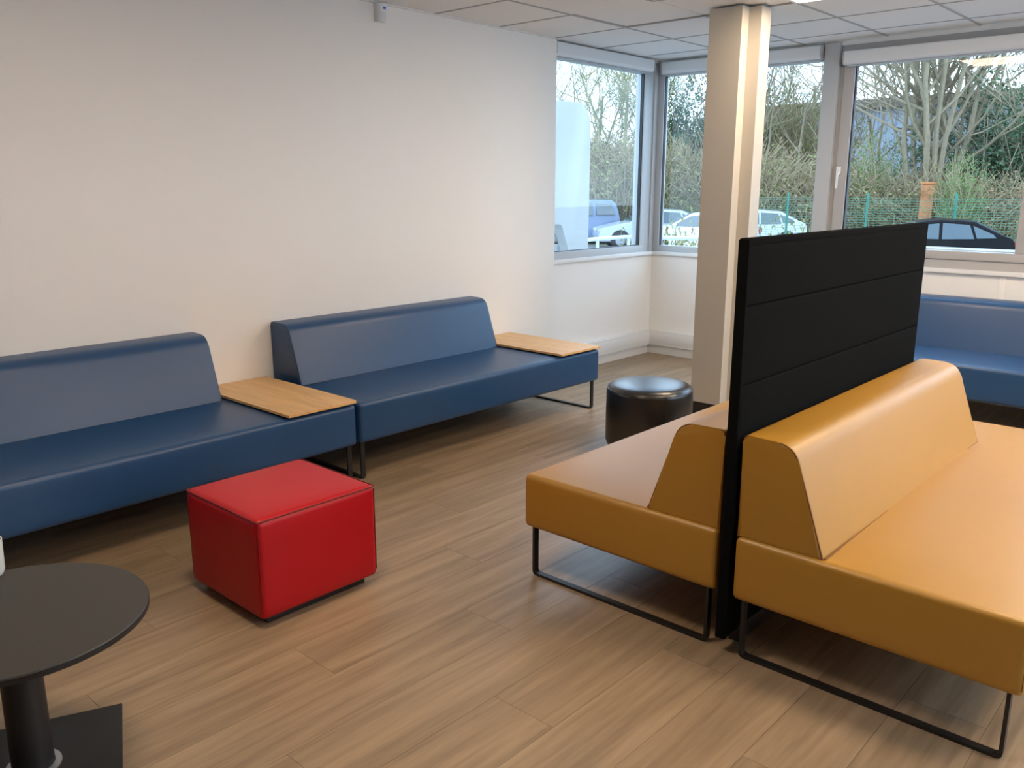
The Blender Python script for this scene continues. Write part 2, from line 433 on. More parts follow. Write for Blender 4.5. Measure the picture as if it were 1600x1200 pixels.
# roller blinds
def blind(loc, L_, axis, lab, fabric_drop=.0, h=.10):
    T = empty('roller_blind', loc)
    prof = rounded([(0, 0), (.07, 0), (.07, h), (0, h)], [.012, .03, .012, .0], 4)
    if axis == 'x': prism('blind_cassette', prof, 0, L_, M['cassette'], T)
    else: prism('blind_cassette', [(-p[0], p[1]) for p in prof], 0, L_, M['cassette'], T, axis='x')
    for s in (0, L_):
        pr = rounded([(0, -.002), (.074, -.002), (.074, h+.0), (0, h+.0)], [.012, .03, .012, 0], 4)
        a, b = (s-.006, s+.004) if s else (-.004, .006)
        if axis == 'x': prism('end_cap', pr, a, b, M['alu2'], T)
        else: prism('end_cap', [(-p[0], p[1]) for p in pr], a, b, M['alu2'], T, axis='x')
    if axis == 'x':
        box('bottom_rail', (.018, .02, -.012), (.032, L_-.02, -.001), M['alu'], T, .002)
    else:
        box('bottom_rail', (.02, -.032, -.012), (L_-.02, -.018, -.001), M['alu'], T, .002)
    return tag(T, lab, 'blind', 'rolled up window blinds')
blind((.002, WY+.005, 2.522), 1.35, 'x', 'rolled-up white roller blind above the left window beside the white wall')
blind((.075, -.002, 2.512), 1.44, 'y', 'rolled-up white roller blind above the window behind the column')
blind((1.70, -.02, 2.448), 1.41, 'y', 'rolled-up white roller blind above the large right window with a handle', h=.098)

# motion sensor on the wall
S_ = empty('motion_sensor', (WX, -3.25, 2.522))
prism('sensor_body', rounded([(0, -.036), (.05, -.036), (.05, .036), (0, .036)], [0, .03, .03, 0], 6), 0, .106, M['white'], S_, bev=.004, axis='z')
box('blue_badge', (.046, -.004, .072), (.0515, .018, .086), M['label'], S_, .001)
box('sensor_lens', (.044, -.02, .012), (.0508, .02, .055), M['cassette'], S_, .003)
tag(S_, 'small white motion sensor high on the left wall near the ceiling', 'sensor')

# ------------------------------------------------------------------ sofas
SH, SB, SD, SL, BH = .43, .209, .857, 2.105, .775
def sled(parent, y, depth):
    """flat steel bar bent into a sled frame, one per end"""
    w, th, r = .026, .011, .022
    out = [(.03, SB+.006), (.03, 0), (depth-.03, 0), (depth-.03, SB+.006)]
    inn = [(depth-.03-th, SB+.006), (depth-.03-th, th), (.03+th, th), (.03+th, SB+.006)]
    poly = rounded(out, [0, r, r, 0], 5)+rounded(inn, [0, r-.008, r-.008, 0], 5)
    bm = bmesh.new()
    # build as quads between outer and inner outline
    o = rounded(out, [0, r, r, 0], 5); i_ = rounded(inn, [0, r-.008, r-.008, 0], 5)[::-1]
    vs = []
    for (p, q) in zip(o, i_):
        vs.append([bm.verts.new((p[0], y-w/2, p[1])), bm.verts.new((q[0], y-w/2, q[1])), bm.verts.new((q[0], y+w/2, q[1])), bm.verts.new((p[0], y+w/2, p[1]))])
    for a, b in zip(vs, vs[1:]):
        for k in range(4): bm.faces.new((a[k], a[(k+1) % 4], b[(k+1) % 4], b[k]))
    bm.faces.new(vs[0]); bm.faces.new(vs[-1][::-1])
    bmesh.ops.recalc_face_normals(bm, faces=bm.faces)
    return from_bm('sled_leg', bm, M['black_m'], parent, angle=40)

BP = [(0, SH-.004), (0, BH), (.172, BH-.004), (.290, SH-.004)]
def bprof():
    p = rounded(BP, [0, .022, .055, .0], 6)
    return p
def cushion_box(name, a, b, mt, parent, bev=.022, puff=.006):
    bm = bmesh.new(); box_bm(bm, a, b)
    # subdivide the long faces for a slightly puffed surface
    bmesh.ops.bevel(bm, geom=list(bm.edges), offset=bev, segments=4, profile=.55, affect='EDGES')
    L = [e for e in bm.edges if e.calc_length() > .1]
    bmesh.ops.subdivide_edges(bm, edges=L, cuts=7, use_grid_fill=True)
    c = [(a[i]+b[i])/2 for i in range(3)]; hs = [(b[i]-a[i])/2 for i in range(3)]
    for v in bm.verts:
        u = [(v.co[i]-c[i])/hs[i] for i in range(3)]
        for ax in (0, 1, 2):
            if abs(abs(u[ax])-1) < .02 and not (ax == 2 and u[2] < 0):
                o1, o2 = [k for k in range(3) if k != ax]
                w = max(0, 1-u[o1]**4)*max(0, 1-u[o2]**4)
                v.co[ax] += math.copysign(puff*w*(1 if ax == 2 else .5), u[ax])
    bmesh.ops.recalc_face_normals(bm, faces=bm.faces)
    return from_bm(name, bm, mt, parent, smooth=True)

def make_sofa(loc, rz, mt, seam_and_shade, back, table, label, group, cat='sofa'):
    T = empty('modular_sofa', loc, rz)
    cushion_box('seat', (0, 0, SB), (SD, SL, SH), mt, T)
    for (sx, sy) in ((SD-.006, .006), (SD-.006, SL-.006)):
        tube('seam', [(sx, sy, SB+.02), (sx, sy, SH-.026)], .0016, seam_and_shade, T, 6)
    y0, y1 = back
    bk = prism('backrest', bprof(), y0, y1, mt, T, bev=.012, seg=3)
    # soft fullness of the slanted face
    for s, yy in ((-1, y0+.0028), (1, y1-.0028)):
        pts = []
        p = rounded(BP, [0, .022, .055, .0], 6)
        for i_, q in enumerate(p):
            a_ = Vector(p[max(i_-1, 0)]); b_ = Vector(p[min(i_+1, len(p)-1)]); t_ = (b_-a_).normalized()
            n_ = Vector((t_.y, -t_.x))           # points into the cushion
            if i_ in (0, len(p)-1): n_ *= 1
            pts.append((q[0]+n_.x*.0028, yy, q[1]+n_.y*.0028))
        tube('seam', pts, .0024, seam_and_shade, bk, 6)
    tube('seam', [(.2915, y0+.006, SH+.0035), (.2915, y1-.006, SH+.0035)], .0024, seam_and_shade, bk, 6)  # dark tube put in as the shadow line where backrest meets seat
    for yy in (.032, SL-.032): sled(T, yy, SD)
    bm = bmesh.new()
    box_bm(bm, (.08, .05, SB-.014), (.12, SL-.05, SB+.01)); box_bm(bm, (SD-.14, .05, SB-.014), (SD-.10, SL-.05, SB+.01))
    from_bm('under_frame', bm, M['black_m'], T)
    if table:
        t0, t1 = table
        tt = prism('side_table_top', rounded([(.005, t0), (SD+.012, t0), (SD+.012, t1), (.005, t1)], [.002, .012, .012, .002], 4), SH+.012, SH+.026, M['oak'], T, bev=.0015, seg=1, axis='z')
        tt['label'] = 'flat oak table top at the sofa end'
        box('table_spacer', (.03, t0+.03, SH-.006), (SD-.04, t1-.03, SH+.013), M['black_m'], T)
    return tag(T, label, cat, group)

G1 = 'blue sofas with built-in oak tables along the left wall'
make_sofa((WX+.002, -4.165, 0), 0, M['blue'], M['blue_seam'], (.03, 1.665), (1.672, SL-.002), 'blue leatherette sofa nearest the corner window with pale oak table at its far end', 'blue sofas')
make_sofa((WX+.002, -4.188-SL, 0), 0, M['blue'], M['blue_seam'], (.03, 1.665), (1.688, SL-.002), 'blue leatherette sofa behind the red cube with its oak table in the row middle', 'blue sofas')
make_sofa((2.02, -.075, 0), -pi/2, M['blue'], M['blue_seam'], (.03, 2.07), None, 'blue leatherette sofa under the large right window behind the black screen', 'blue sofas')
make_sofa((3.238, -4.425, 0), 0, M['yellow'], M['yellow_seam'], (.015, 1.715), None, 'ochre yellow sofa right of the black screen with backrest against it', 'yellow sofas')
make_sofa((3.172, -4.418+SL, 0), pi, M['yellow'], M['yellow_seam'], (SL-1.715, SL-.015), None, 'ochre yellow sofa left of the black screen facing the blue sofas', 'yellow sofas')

# ------------------------------------------------------------------ divider screen
D = empty('divider_screen', (3.205, -4.42, 0))
DL, DT = 1.69, .034
zs = [.06, .42, .675, .928, 1.181, 1.372]
box('core_panel', (-.012, .004, .05), (.012, DL-.004, 1.38), M['felt'], D)
for a, b in zip(zs, zs[1:]):
    bm = bmesh.new()
    box_bm(bm, (-DT/2, 0, a+.0015), (DT/2, DL, b-.0015), .006, 3)
    es = [e for e in bm.edges if e.calc_length() > .1]
    bmesh.ops.subdivide_edges(bm, edges=es, cuts=9, use_grid_fill=True)
    for v in bm.verts:
        if abs(v.co.x) > DT/2-.002:
            n_ = sin(v.co.y*9.3+a*20)*.0008+sin(v.co.y*23+v.co.z*17)*.0004
            w = 1-abs((v.co.z-(a+b)/2)/((b-a)/2))**4
            v.co.x += math.copysign(.0025*w+n_*w, v.co.x)
    from_bm('padded_panel', bm, M['felt'], D, smooth=True)
pts = [(0, .0, .06), (0, .0, 1.384), (0, DL, 1.384), (0, DL, .06)]
bm = bmesh.new()
box_bm(bm, (-DT/2-.002, -.004, .05), (DT/2+.002, .012, 1.388), .006, 2)
box_bm(bm, (-DT/2-.002, DL-.012, .05), (DT/2+.002, DL+.004, 1.388), .006, 2)
box_bm(bm, (-DT/2-.002, .0, 1.368), (DT/2+.002, DL, 1.391), .007, 2)
from_bm('edge_binding', bm, M['felt'], D, angle=40)
for yy in (.25, DL-.25): box('foot', (-.02, yy-.15, 0), (.02, yy+.15, .062), M['black_m'], D, .003)
tag(D, 'tall black padded fabric screen standing between the two yellow sofas', 'screen')

# ------------------------------------------------------------------ red cube pouf
P = empty('cube_pouf', (1.688, -5.130, 0))
cushion_box('cushion', (-.252, -.262, .032), (.252, .262, .412), M['red'], P, bev=.026, puff=.008)
for k, (s, zz) in enumerate(((1, .404),)):
    q = rounded([(-.2495, -.2595), (.2495, -.2595), (.2495, .2595), (-.2495, .2595)], [.014]*4, 4)
    tube('top_seam', [(a, b, .4065) for a, b in q+q[:1]], .0022, M['red_seam'], P, 6)
for (sx, sy) in ((1, 1), (1, -1), (-1, 1), (-1, -1)):
    tube('corner_seam', [(sx*.2462, sy*.2562, .06), (sx*.2462, sy*.2562, .398)], .0020, M['red_seam'], P, 6)
box('plinth', (-.212, -.222, 0), (.212, .222, .034), M['black_m'], P, .004)
tag(P, 'bright red leatherette cube pouf on the floor before the blue sofas', 'pouf')

# ------------------------------------------------------------------ round black pouf
K = empty('round_pouf', (1.713, -2.598, 0))
r = .257
prof = [(0, .02), (r-.03, .02), (r-.008, .028), (r, .05), (r+.002, .2), (r, .352), (r-.006, .374), (r-.022, .390), (r-.05, .398), (r*.5, .404), (0, .406)]
lathe('cushion', prof, M['black_l'], K, 64, 60)
q = [((r-.004)*cos(2*pi*k/64), (r-.004)*sin(2*pi*k/64), .372) for k in range(65)]
tube('top_seam', q, .0022, M['black_l'], K, 6)
a0 = -.62
tube('side_seam', [((r+.001)*cos(a0), (r+.001)*sin(a0), .05), ((r+.003)*cos(a0), (r+.003)*sin(a0), .2), ((r+.001)*cos(a0), (r+.001)*sin(a0), .37)], .0018, M['black_l'], K, 6)
lathe('plinth', [(0, 0), (r-.05, 0), (r-.05, .022), (0, .022)], M['black_m'], K, 32)
tag(K, 'round black leatherette pouf in front of the column', 'pouf')

# ------------------------------------------------------------------ round side table
TB = empty('side_table', (2.132, -6.216, 0), math.atan2(-.4, .917))
TR = .326
lathe('table_top', [(0, .437), (TR-.006, .437), (TR, .440), (TR, .452), (TR-.002, .455), (0, .455)], M['tabletop'], TB, 96, 30)
lathe('table_edge', [(TR-.001, .4372), (TR+.001, .4372), (TR+.001, .4515), (TR-.001, .4515)], M['black_m'], TB, 96, 30)
lathe('pedestal', [(0, .008), (.066, .008), (.066, .013), (.053, .016), (.052, .02), (.050, .41), (.050, .431), (.12, .433), (.12, .437), (0, .437)], M['black_m'], TB, 40)
lathe('base_ring', [(.053, .011), (.069, .011), (.069, .016), (.053, .018)], M['hub'], TB, 40)
box('base_plate', (-.219, -.219, 0), (.219, .219, .011), M['plate'], TB, .002)
tag(TB, 'low round black side table on a square base plate', 'table')
C_ = empty('white_cup', (1.832, -6.178, .455))
lathe('cup_body', [(0, 0), (.028, .0), (.036, .006), (.041, .02), (.043, .11), (.041, .11), (.038, .02), (0, .012)], M['cup'], C_, 32)
tag(C_, 'white cup on the black round table, cut by the photo edge', 'cup')

# ================================================================== outside
GZ = -.8
cy_, sy_ = cos(YAW), sin(YAW)
def far(u, d):
    """ground point seen in direction u (pixel column at the horizon) at distance d from the viewpoint"""
    v = Vector((sin(YAW), cos(YAW), 0))*1.0264+Vector((cos(YAW), -sin(YAW), 0))*((u-800)/FPX)
    v.normalize(); return Vector((CX+v.x*d, CY+v.y*d, GZ))
VIEWDIR = lambda u: math.atan2(far(u, 1).y-CY, far(u, 1).x-CX)

struct(box('car_park', (-90, .6, GZ-.2), (60, 110, GZ), M['asphalt']))
struct(box('pavement', (-90, -30, GZ-.2), (-.5, .6, GZ), M['asphalt']))

bm = bmesh.new()      # grassy verges as a strip of short tufts over soil
def verge(a, b, w):
    d = (b-a).normalized(); n = Vector((-d.y, d.x, 0))
    vs = [bm.verts.new(p) for p in (a-n*w/2+Vector((0, 0, .02)), b-n*w/2+Vector((0, 0, .02)), b+n*w/2+Vector((0, 0, .12)), a+n*w/2+Vector((0, 0, .12)))]
    bm.faces.new(vs)
    vb = [bm.verts.new(v.co-Vector((0, 0, .3))) for v in vs]
    for k in range(4): bm.faces.new((vs[k], vb[k], vb[(k+1) % 4], vs[(k+1) % 4]))
    rnd = random.Random(3)
    for k in range(2500):
        p = a.lerp(b, rnd.random())+n*w*(rnd.random()-.5); t = rnd.random()*6.28; hh = .10+.15*rnd.random()
        q = Vector((cos(t), sin(t), 0))*.03
        z = Vector((0, 0, .1))
        bm.faces.new([bm.verts.new(p-q), bm.verts.new(p+q), bm.verts.new(p+z+Vector((q.y*2, q.x*2, hh)))])
verge(far(780, 25), far(1120, 20), 7)
verge(far(780, 52), far(1800, 36), 16)
gv = from_bm('grass_verge', bm, M['grass']); stuff(gv); tag(gv, 'green grass verges round the car park below the hedge', 'grass')

# solid panel standing in for the white reflection in the left window
PN = empty('white_pylon', (-1.5, .40, GZ))
z0_ = -GZ
pp = [(-.55, 0), (.17, 0), (.185, .3), (.15, 1.65), (.02, 2.0), (-.02, 2.3)]
poly = rounded([(.24, 0), (.52, 0), (.52, 2.42+z0_), (-.35, 2.42+z0_), (-.35, 1.15+z0_), (.04, 1.15+z0_), (.17, .85+z0_)], [0, 0, .27, 0, .0, .05, .05], 10)
prism('panel_body', poly, -.06, .06, M['panel'], PN, bev=.008, axis='x')
tag(PN, 'tall white pylon with a rounded top corner outside the left window', 'pylon')
PL = empty('louvre_screen', (-1.62, .05, GZ))
for k in range(14):
    box('slat', (-.02, 0, .2+k*.13), (.02, .62, .29+k*.13), M['galv'], PL)
for yy in (.0, .58): box('upright', (.02, yy, 0), (.05, yy+.04, 2.05), M['galv'], PL)
tag(PL, 'pale horizontal louvre screen at the foot of the white pylon', 'screen')

# white rail following the building outside the windows
RL = empty('hand_rail', (-1, 1, GZ)); z = 1.008-GZ
tube('top_rail', [(0, -1.0+.35, z), (0, 0, z), (.9, 0, z+.02), (2.6, 0, z+.02)], .021, M['galv'], RL, 12)
for (px_, py_) in ((0, -.5), (.05, 0), (1.3, 0), (2.5, 0)): tube('rail_post', [(px_, py_, 0), (px_, py_, z-.01)], .018, M['galv'], RL, 10)
tag(RL, 'white painted hand rail just outside the corner windows', 'rail')
lg = box('outer_sill', (1.6, .075, 1.07), (3.2, .30, 1.098), M['galv'], None, .004)
tag(lg, 'bright white metal ledge outside the foot of the right window', 'ledge')

# warehouse
a = far(1120, 60); b = far(1640, 52); d = (b-a); Lw = d.length; ang = math.atan2(d.y, d.x)
WH = empty('warehouse', a, ang)
Hh = 1.54+.088*56-GZ
box('cladding_wall', (0, 0, 0), (Lw, 14, Hh-.5), M['cladding'], WH)
box('brick_base', (-.05, -.1, 0), (Lw+.05, .05, 1.1), M['fascia'], WH)
box('roof_fascia', (-.3, -.35, Hh-.55), (Lw+.3, 14.3, Hh), M['fascia'], WH, .03)
bm = bmesh.new()
for k in range(int(Lw/1.0)): box_bm(bm, (k+.4, -.05, 1.0), (k+.46, .01, Hh-.5))
rb = from_bm('cladding_ribs', bm, M['cladding'], WH); stuff(rb)
tag(WH, 'long grey-blue warehouse with a dark brown roof edge behind the trees', 'building')

# mesh fence
a = far(1120, 31); b = far(1760, 28.5); d = b-a; Lf = d.length
FE = empty('mesh_fence', a, math.atan2(d.y, d.x))
n = int(Lf/2.5); FH = 2.05
bm = bmesh.new()
for k in range(27): box_bm(bm, (0, -.004, .06+k*.075), (2.46, .004, .070+k*.075))
for k in range(13): box_bm(bm, (.02+k*.2, -.003, .04), (.026+k*.2, .003, FH))
me = bpy.data.meshes.new('wire_panel'); bm.to_mesh(me); bm.free(); me.materials.append(M['fence'])
bm = bmesh.new(); box_bm(bm, (-.03, -.03, 0), (.03, .03, FH+.12)); mp_ = bpy.data.meshes.new('fence_post'); bm.to_mesh(mp_); bm.free(); mp_.materials.append(M['fencepost'])
for k in range(n+1):
    if k < n:
        stuff(link('wire_panel', me, None, FE, (k*2.5+.02, -.05, 0)))
    link('fence_post', mp_, None, FE, (k*2.5, 0, 0))
tag(FE, 'green wire mesh fence with green posts behind the parked cars', 'fence')

# cars ------------------------------------------------------------------
def make_car(loc, rz, paint, label, kind='hatch'):
    T = empty('car' if kind != 'van' else 'van', loc, rz)
    if kind == 'van':
        body = [(-2.05, .30), (-2.15, .55), (-2.12, .95), (-1.95, 1.12), (-1.2, 1.22), (-.35, 1.76), (.2, 1.82), (1.8, 1.80), (1.98, 1.70), (2.12, 1.05), (2.15, .45), (2.05, .28)]
        gh = [(-1.08, 1.20), (-.40, 1.64), (-.02, 1.68), (-.02, 1.20)]
        gh2 = [(.08, 1.20), (.08, 1.68), (.95, 1.68), (.95, 1.20)]
        gh3 = [(1.10, 1.22), (1.10, 1.66), (1.80, 1.66), (1.92, 1.22)]
    else:
        body = [(-2.1, .30), (-2.18, .50), (-2.12, .78), (-1.2, .98), (-.98, 1.0), (-.25, 1.42), (.3, 1.49), (1.1, 1.45), (1.75, 1.12), (2.05, 1.0), (2.12, .6), (2.05, .30)]
        gh = [(-.86, 1.02), (-.22, 1.36), (.25, 1.41), (.25, 1.0)]
        gh2 = [(.33, 1.0), (.33, 1.42), (.98, 1.38), (1.10, 1.02)]
        gh3 = [(1.16, 1.03), (1.06, 1.36), (1.55, 1.14), (1.62, 1.05)]
    n = len(body); bm = bmesh.new()
    def wy(z, s):
        return s*(.86 if z < 1.0 else .86-(z-1.0)*.34)
    rows = []
    for s in (-1, -.55, .55, 1):
        rows.append([bm.verts.new((x_, wy(z_, 1)*s*(1 if abs(s) > .9 else 1.0), z_+(0 if abs(s) == 1 else .035*(z_ > .9)))) for x_, z_ in body])
    for A, B_ in zip(rows, rows[1:]):
        for k in range(n): bm.faces.new((A[k], A[(k+1) % n], B_[(k+1) % n], B_[k]))
    bm.faces.new(rows[0][::-1]); bm.faces.new(rows[-1])
    bmesh.ops.recalc_face_normals(bm, faces=bm.faces)
    es = [e for e in bm.edges if len(e.link_faces) == 2 and e.calc_face_angle() > .5]
    bmesh.ops.bevel(bm, geom=es, offset=.035, segments=2, affect='EDGES')
    from_bm('car_body', bm, paint, T, angle=35)
    for g in (gh, gh2, gh3):
        for s in (-1, 1):
            bm = bmesh.new()
            vo = [bm.verts.new((x_, wy(z_, s)+s*.012, z_)) for x_, z_ in g]; vi = [bm.verts.new((x_, wy(z_, s)-s*.03, z_)) for x_, z_ in g]
            bm.faces.new(vo); bm.faces.new(vi[::-1])
            for k in range(len(g)): bm.faces.new((vo[k], vi[k], vi[(k+1) % len(g)], vo[(k+1) % len(g)]))
            bmesh.ops.recalc_face_normals(bm, faces=bm.faces); from_bm('side_window', bm, M['carglass'], T)
    # windscreen and rear window slabs on the slopes
    def slab(nm, p, q, inset, mt, off=.018):
        (xa, za), (xb, zb) = p, q; dx, dz = xb-xa, zb-za; l = math.hypot(dx, dz); nx, nz = -dz/l, dx/l
        if nz < 0: nx, nz = -nx, -nz
        bm = bmesh.new(); vs = []
        for (t, w) in ((.08, 1), (.92, 1)):
            xx, zz = xa+dx*t, za+dz*t; yy = wy(zz, 1)-inset
            for s in (-1, 1): vs.append((xx, s*yy, zz))
        top = [bm.verts.new((v[0]+nx*(off+.035), v[1], v[2]+nz*(off+.035))) for v in vs]; bot = [bm.verts.new((v[0]-nx*.02, v[1], v[2]-nz*.02)) for v in vs]
        o = (0, 1, 3, 2)
        bm.faces.new([top[k] for k in o]); bm.faces.new([bot[k] for k in o][::-1])
        for k in range(4): bm.faces.new((top[o[k]], top[o[(k+1) % 4]], bot[o[(k+1) % 4]], bot[o[k]]))
        bmesh.ops.recalc_face_normals(bm, faces=bm.faces); from_bm(nm, bm, mt, T)
    if kind == 'van':
        slab('windscreen', (-1.2, 1.22), (-.35, 1.76), .09, M['carglass']); slab('rear_window', (1.98, 1.70), (2.08, 1.2), .12, M['carglass'])
    else:
        slab('windscreen', (-.98, 1.0), (-.25, 1.42), .09, M['carglass']); slab('rear_window', (1.1, 1.45), (1.75, 1.12), .12, M['carglass'])
    for x_ in (-1.32, 1.33):
        for s in (-1, 1):
            bm = bmesh.new(); bmesh.ops.create_cone(bm, cap_ends=True, segments=20, radius1=.32, radius2=.32, depth=.2, matrix=Matrix.Translation((x_, s*.79, .32)) @ Matrix.Rotation(pi/2, 4, 'X'))
            w_ = from_bm('wheel', bm, M['tyre'], T, angle=40)
            bm = bmesh.new(); bmesh.ops.create_cone(bm, cap_ends=True, segments=16, radius1=.2, radius2=.17, depth=.03, matrix=Matrix.Translation((x_, s*.895, .32)) @ Matrix.Rotation(-s*pi/2, 4, 'X'))
            from_bm('hub_cap', bm, M['hub'], w_, angle=40)
            bm = bmesh.new(); bmesh.ops.create_cone(bm, cap_ends=True, segments=20, radius1=.38, radius2=.38, depth=.02, matrix=Matrix.Translation((x_, s*.865, .36)) @ Matrix.Rotation(pi/2, 4, 'X'))
            from_bm('wheel_arch', bm, M['tyre'], T)
    for s in (-1, 1):
        box('wing_mirror', (-.80, s*.86 if s > 0 else -.99, 1.0), (-.66, .99 if s > 0 else -.86, 1.12), paint, T, .02)
        zz = .78 if kind != 'van' else .95
        box('tail_lamp', (2.06, s*.62-.12, zz), (2.14, s*.62+.12, zz+.16), M['redlamp'], T, .01)
        box('head_lamp', (-2.19, s*.6-.16, .62), (-2.08, s*.6+.16, .75), M['hub'], T, .01)
    return tag(T, label, 'car' if kind != 'van' else 'van', 'parked cars')
def park(u, d, turn, *a, **k):
    p = far(u, d); make_car(p, VIEWDIR(u)-pi/2+turn, *a, **k)
park(884, 36.5, .30, M['car_blue'], 'grey-blue van parked beside the white pylon outside the left window', kind='van')
park(1018, 34.5, .2, M['car_silver'], 'silver car with sloping windscreen behind the corner window post')
park(1095, 31.5, -.1, M['car_white'], 'white car parked beyond the window left of the column')
park(1168, 34.5, .30, M['car_white'], 'white car showing its rear just right of the column')
park(1452, 26.5, .12, M['car_black'], 'black car parked below the right window before the green fence')

# vegetation -------------------------------------------------------------
def grow(rnd, base, direc, length, rad, depth, segs, out_tw, spread=.55, up=.12, kids=(3, 5)):
    """one branch as a chain of points; children appended recursively"""
    p = Vector(base); d = Vector(direc).normalized(); pts = [p.copy()]; n = 4 if depth > 1 else 3
    for k in range(n):
        d = (d+Vector((rnd.uniform(-1, 1), rnd.uniform(-1, 1), rnd.uniform(-.6, 1)))*.17+Vector((0, 0, up*.5))).normalized()
        p = p+d*length/n; pts.append(p.copy())
    (segs if depth >= 2 else out_tw).append((pts, rad, rad*.5))
    if depth <= 0: return
    for k in range(rnd.randint(*kids)):
        t = rnd.uniform(.3, 1); i = min(int(t*n), n-1); q = pts[i].lerp(pts[i+1], t*n-i)
        ax = Vector((rnd.uniform(-1, 1), rnd.uniform(-1, 1), rnd.uniform(-.35, .9))).normalized()
        nd = (d*(1-spread)+ax*spread*1.3).normalized()
        grow(rnd, q, nd, length*rnd.uniform(.5, .75), max(rad*.5, .006), depth-1, segs, out_tw, spread, up, kids)

def tubes_mesh(name, items, mt, n=5, rmin=0):
    vs, fs = [], []
    for pts, r0, r1 in items:
        k = len(pts); base = len(vs)
        for i, p in enumerate(pts):
            d = (pts[min(i+1, k-1)]-pts[max(i-1, 0)]).normalized()
            a = d.cross(Vector((.31, .17, .93))).normalized(); b = d.cross(a); r = max(r0+(r1-r0)*i/(k-1), rmin)
            for j in range(n):
                q = p+a*r*cos(2*pi*j/n)+b*r*sin(2*pi*j/n); vs.append((q.x, q.y, q.z))
        for i in range(k-1):
            for j in range(n):
                fs.append((base+i*n+j, base+i*n+(j+1) % n, base+(i+1)*n+(j+1) % n, base+(i+1)*n+j))
        fs.append(tuple(base+j for j in range(n))[::-1]); fs.append(tuple(base+(k-1)*n+j for j in range(n)))
    me = bpy.data.meshes.new(name); me.from_pydata(vs, [], fs); me.materials.append(mt); return me

def leaves_mesh(name, rnd, centres, size, mt):
    vs, fs = [], []
    for c in centres:
        a = Vector((rnd.gauss(0, 1), rnd.gauss(0, 1), rnd.gauss(0, .7))).normalized(); b = a.cross(Vector((rnd.gauss(0, 1), rnd.gauss(0, 1), rnd.gauss(0, 1)))).normalized()
        s = size*rnd.uniform(.6, 1.3); k = len(vs)
        for q in (c-a*s, c+b*s*.45, c+a*s, c-b*s*.45): vs.append((q.x, q.y, q.z))
        fs.append((k, k+1, k+2, k+3))
    me = bpy.data.meshes.new(name); me.from_pydata(vs, [], fs); me.materials.append(mt); return me

def tree_proto(seed, h, r, stems, spread_out, bark, twigr=.012, kids=(3, 5), depth=4, lean=.0):
    rnd = random.Random(seed); segs, tw = [], []
    for s in range(stems):
        a = 2*pi*s/stems+rnd.uniform(-.3, .3); o = spread_out*rnd.uniform(.6, 1.2)
        d = Vector((cos(a)*o+lean, sin(a)*o, 1))
        grow(rnd, Vector((cos(a)*.1, sin(a)*.1, 0)) if stems > 1 else Vector((0, 0, 0)), d, h*rnd.uniform(.5, .62), r, depth, segs, tw, kids=kids)
    if stems > 1: segs.insert(0, ([Vector((0, 0, -.2)), Vector((0, 0, .35)), Vector((0, 0, .7))], r*2.0, r*1.6))
    return tubes_mesh('trunk', segs, bark, 6), tubes_mesh('twigs', tw, bark, 3, twigr)

def place_tree(protos, loc, rz, s, label, leaf=None, name='bare_tree', cat='tree', group='bare trees outside'):
    T = empty(name, loc, rz); T.scale = (s, s, s)
    link('trunk', protos[0], None, T); stuff(link('twigs', protos[1], None, T))
    if leaf: stuff(link('leaves', leaf, None, T))
    return tag(T, label, cat, group)

def shrub_proto(seed, w, h, ntw, nleaf, twm, lfm, lsize, droop=.2):
    rnd = random.Random(seed); tw, cs = [], []
    for k in range(ntw):
        a = rnd.uniform(0, 6.28); rr = w*math.sqrt(rnd.random())*.5; b = Vector((cos(a)*rr, sin(a)*rr*.6, rnd.uniform(0, h*.35)))
        hh = rnd.uniform(.35, .95)*h-b.z*.5; d = Vector((rnd.uniform(-.5, .5), rnd.uniform(-.5, .5), 1))
        pts = [b]; p = b.copy()
        for i in range(4):
            p = p+d.normalized()*hh/4; d += Vector((rnd.uniform(-.45, .45), rnd.uniform(-.45, .45), rnd.uniform(-.3, .1))); pts.append(p.copy())
        tw.append((pts, .018, .008))
        for q in range(2):
            i = rnd.randint(1, 3); e = pts[i]; dd = Vector((rnd.uniform(-1, 1), rnd.uniform(-1, 1), rnd.uniform(-.2, .9))).normalized()*hh*.28
            tw.append(([e, e+dd*.5+Vector((0, 0, .05)), e+dd], .010, .006))
    for k in range(nleaf):
        pts = rnd.choice(tw)[0]; i = rnd.randint(0, len(pts)-2)
        c = pts[i].lerp(pts[i+1], rnd.random())+Vector((rnd.gauss(0, 1), rnd.gauss(0, 1), rnd.gauss(0, 1)))*.12
        if c.z > .05: cs.append(c)
    return tubes_mesh('twigs', tw, twm, 3), leaves_mesh('leaves', rnd, cs, lsize, lfm)

def place_shrub(pr, loc, rz, s, label, name='shrub', cat='shrub', group=None):
    T = empty(name, loc, rz); T.scale = s if isinstance(s, tuple) else (s, s, s)
    stuff(link('twigs', pr[0], None, T)); stuff(link('leaves', pr[1], None, T))
    return tag(T, label, cat, group)

